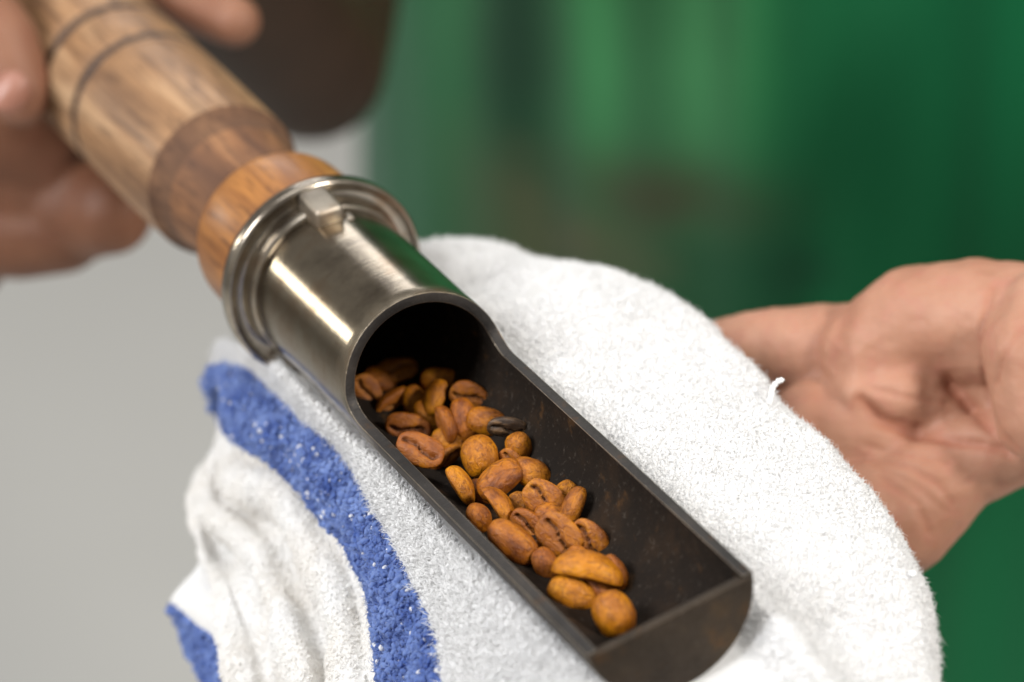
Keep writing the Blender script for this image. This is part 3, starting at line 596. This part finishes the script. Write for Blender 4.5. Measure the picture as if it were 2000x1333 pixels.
CREASES = [([(1680, 782), (1725, 826), (1780, 848), (1850, 858), (1920, 868), (1975, 884)], 12, .07), ([(1852, 748), (1885, 785), (1925, 825), (1965, 872)], 13, .06),
           ([(1600, 905), (1690, 893), (1780, 915), (1835, 950), (1860, 985)], 6, .035), ([(1640, 600), (1625, 690), (1596, 790), (1582, 870)], 28, .07),
           ([(1940, 560), (1918, 640), (1920, 720), (1935, 790)], 6, .04), ([(1998, 640), (1962, 690), (1944, 750)], 5, .03), ([(1700, 760), (1760, 775), (1850, 790)], 6, .025),
           ([(1600, 700), (1680, 712), (1780, 700), (1880, 690)], 34, .04), ([(1720, 930), (1790, 985), (1815, 1040)], 6, .03), ([(1690, 870), (1760, 888), (1850, 905)], 5, .025), ([(1700, 905), (1780, 945), (1850, 1000)], 5, .02)]
def dist_poly(q, poly):
    poly = np.array(poly, float); best = np.full(len(q), 1e9)
    for a, b in zip(poly[:-1], poly[1:]):
        d = b-a; t = np.clip(((q-a)@d)/(d@d), 0, 1); best = np.minimum(best, np.linalg.norm(q-a-t[:, None]*d, axis=1))
    return best
me = handA.data; co = np.empty(len(me.vertices)*3); me.vertices.foreach_get('co', co); co = co.reshape(-1, 3); nv = np.empty(len(co)*3); me.vertices.foreach_get('normal', nv); nv = nv.reshape(-1, 3)
q, z = cam_px(co); front = np.clip(-(nv@FWD)*2, 0, 1); crs = np.zeros(len(co)); push = np.zeros(len(co))
for poly, wd, dp in CREASES:
    e = np.exp(-(dist_poly(cr(np.array(poly, float), np.linspace(0, len(poly)-1, 30)) if False else q, poly)/wd)**2); push += e*dp; crs = np.maximum(crs, e*min(1, dp*12)*(1 if wd < 15 else .25))
co = co-nv*(push*front*S)[:, None]
wr = np.array([noise.noise(Vector((p*520).tolist()))*.00016+noise.noise(Vector((p*170).tolist()))*.0005 for p in co]); co = co+nv*wr[:, None]
me.vertices.foreach_set('co', co.ravel()); me.update()
def attr(o, nm, arr): o.data.attributes.new(nm, 'FLOAT', 'POINT').data.foreach_set('value', np.asarray(arr, np.float32))
attr(handA, 'crease', crs*front); attr(handA, 'palm', np.full(len(co), 1.0)*np.clip((1150-q[:, 1])/60, .35, 1)*np.clip((z*-1+53.2)/.8, .2, 1))
me = handB.data; co = np.empty(len(me.vertices)*3); me.vertices.foreach_get('co', co); q, z = cam_px(co.reshape(-1, 3))
attr(handB, 'palm', np.clip((300-q[:, 1])/160, .20, .46)); attr(handB, 'crease', np.zeros(len(q)))
attr(trunk, 'palm', np.full(len(trunk.data.vertices), .1)); attr(trunk, 'crease', np.zeros(len(trunk.data.vertices)))
attr(trunk, 'tan', np.full(len(trunk.data.vertices), 1.0)); attr(handA, 'tan', np.zeros(len(handA.data.vertices))); attr(handB, 'tan', np.full(len(handB.data.vertices), .0))
# one body mesh
bmj = bmesh.new()
for o in (trunk, handA, handB): bmj.from_mesh(o.data)
bme = bpy.data.meshes.new('body'); bmj.to_mesh(bme); bmj.free(); bme.materials.append(M['skin']); bme.shade_smooth()
body = bpy.data.objects.new('body', bme); C.objects.link(body); body.parent = person; body.matrix_parent_inverse = Matrix.Translation(person.location).inverted()
for o in (trunk, handA, handB): bpy.data.objects.remove(o)
# thumbnail
vs, fs = [], []
ctr = at(18, 180, 54.72); cx = C2W@np.array([.80, .60, 0]); cy = C2W@np.array([-.60, .80, 0]); cz = -FWD
for i in range(13):
    for k in range(13):
        a, b = (i-6)/6, (k-6)/6; r_ = max(abs(a), abs(b)); n_ = math.hypot(a, b) or 1; a2, b2 = a*r_/n_, b*r_/n_
        vs.append(ctr+(cx*b2*34+cy*a2*40)*56/FPX*S+cz*(.0032*(1-.8*(a2*a2*.3+b2*b2))-.0026))
for i in range(12):
    for k in range(12): fs.append((i*13+k, i*13+k+1, i*13+14+k, i*13+13+k))
nail = mesh_obj('thumbnail', vs, fs, M['nail'], person); nail.matrix_parent_inverse = Matrix.Translation(person.location).inverted()
so = nail.modifiers.new('s', 'SOLIDIFY'); so.thickness = .0006; bake(nail)
# garment: a closed tube of cloth round the trunk with hanging folds
vs, fs = [], []; na, nz = 320, 90
for j in range(nz+1):
    z = .45+.98*j/nz
    for k in range(na):
        a = 2*math.pi*k/na; ca_, sa = math.cos(a), math.sin(a)
        rx, ry = .202-.02*(z-.9), .135
        x, y = ca_*rx, sa*ry
        f = .008*noise.noise(Vector((x*26, 0, z*2.2)))+.011*noise.noise(Vector((x*12+3, 1, z*1.2)))+.004*noise.noise(Vector((x*60, y*20, z*5)))
        f += .006*math.sin(x*70+3*z)*noise.noise(Vector((z*2, x*6, 4)))
        n_ = Vector((ca_/rx, sa/ry, 0)).normalized(); vs.append((x+n_.x*f, y+n_.y*f*1.3, z))
for j in range(nz):
    for k in range(na): fs.append((j*na+k, j*na+(k+1) % na, (j+1)*na+(k+1) % na, (j+1)*na+k))
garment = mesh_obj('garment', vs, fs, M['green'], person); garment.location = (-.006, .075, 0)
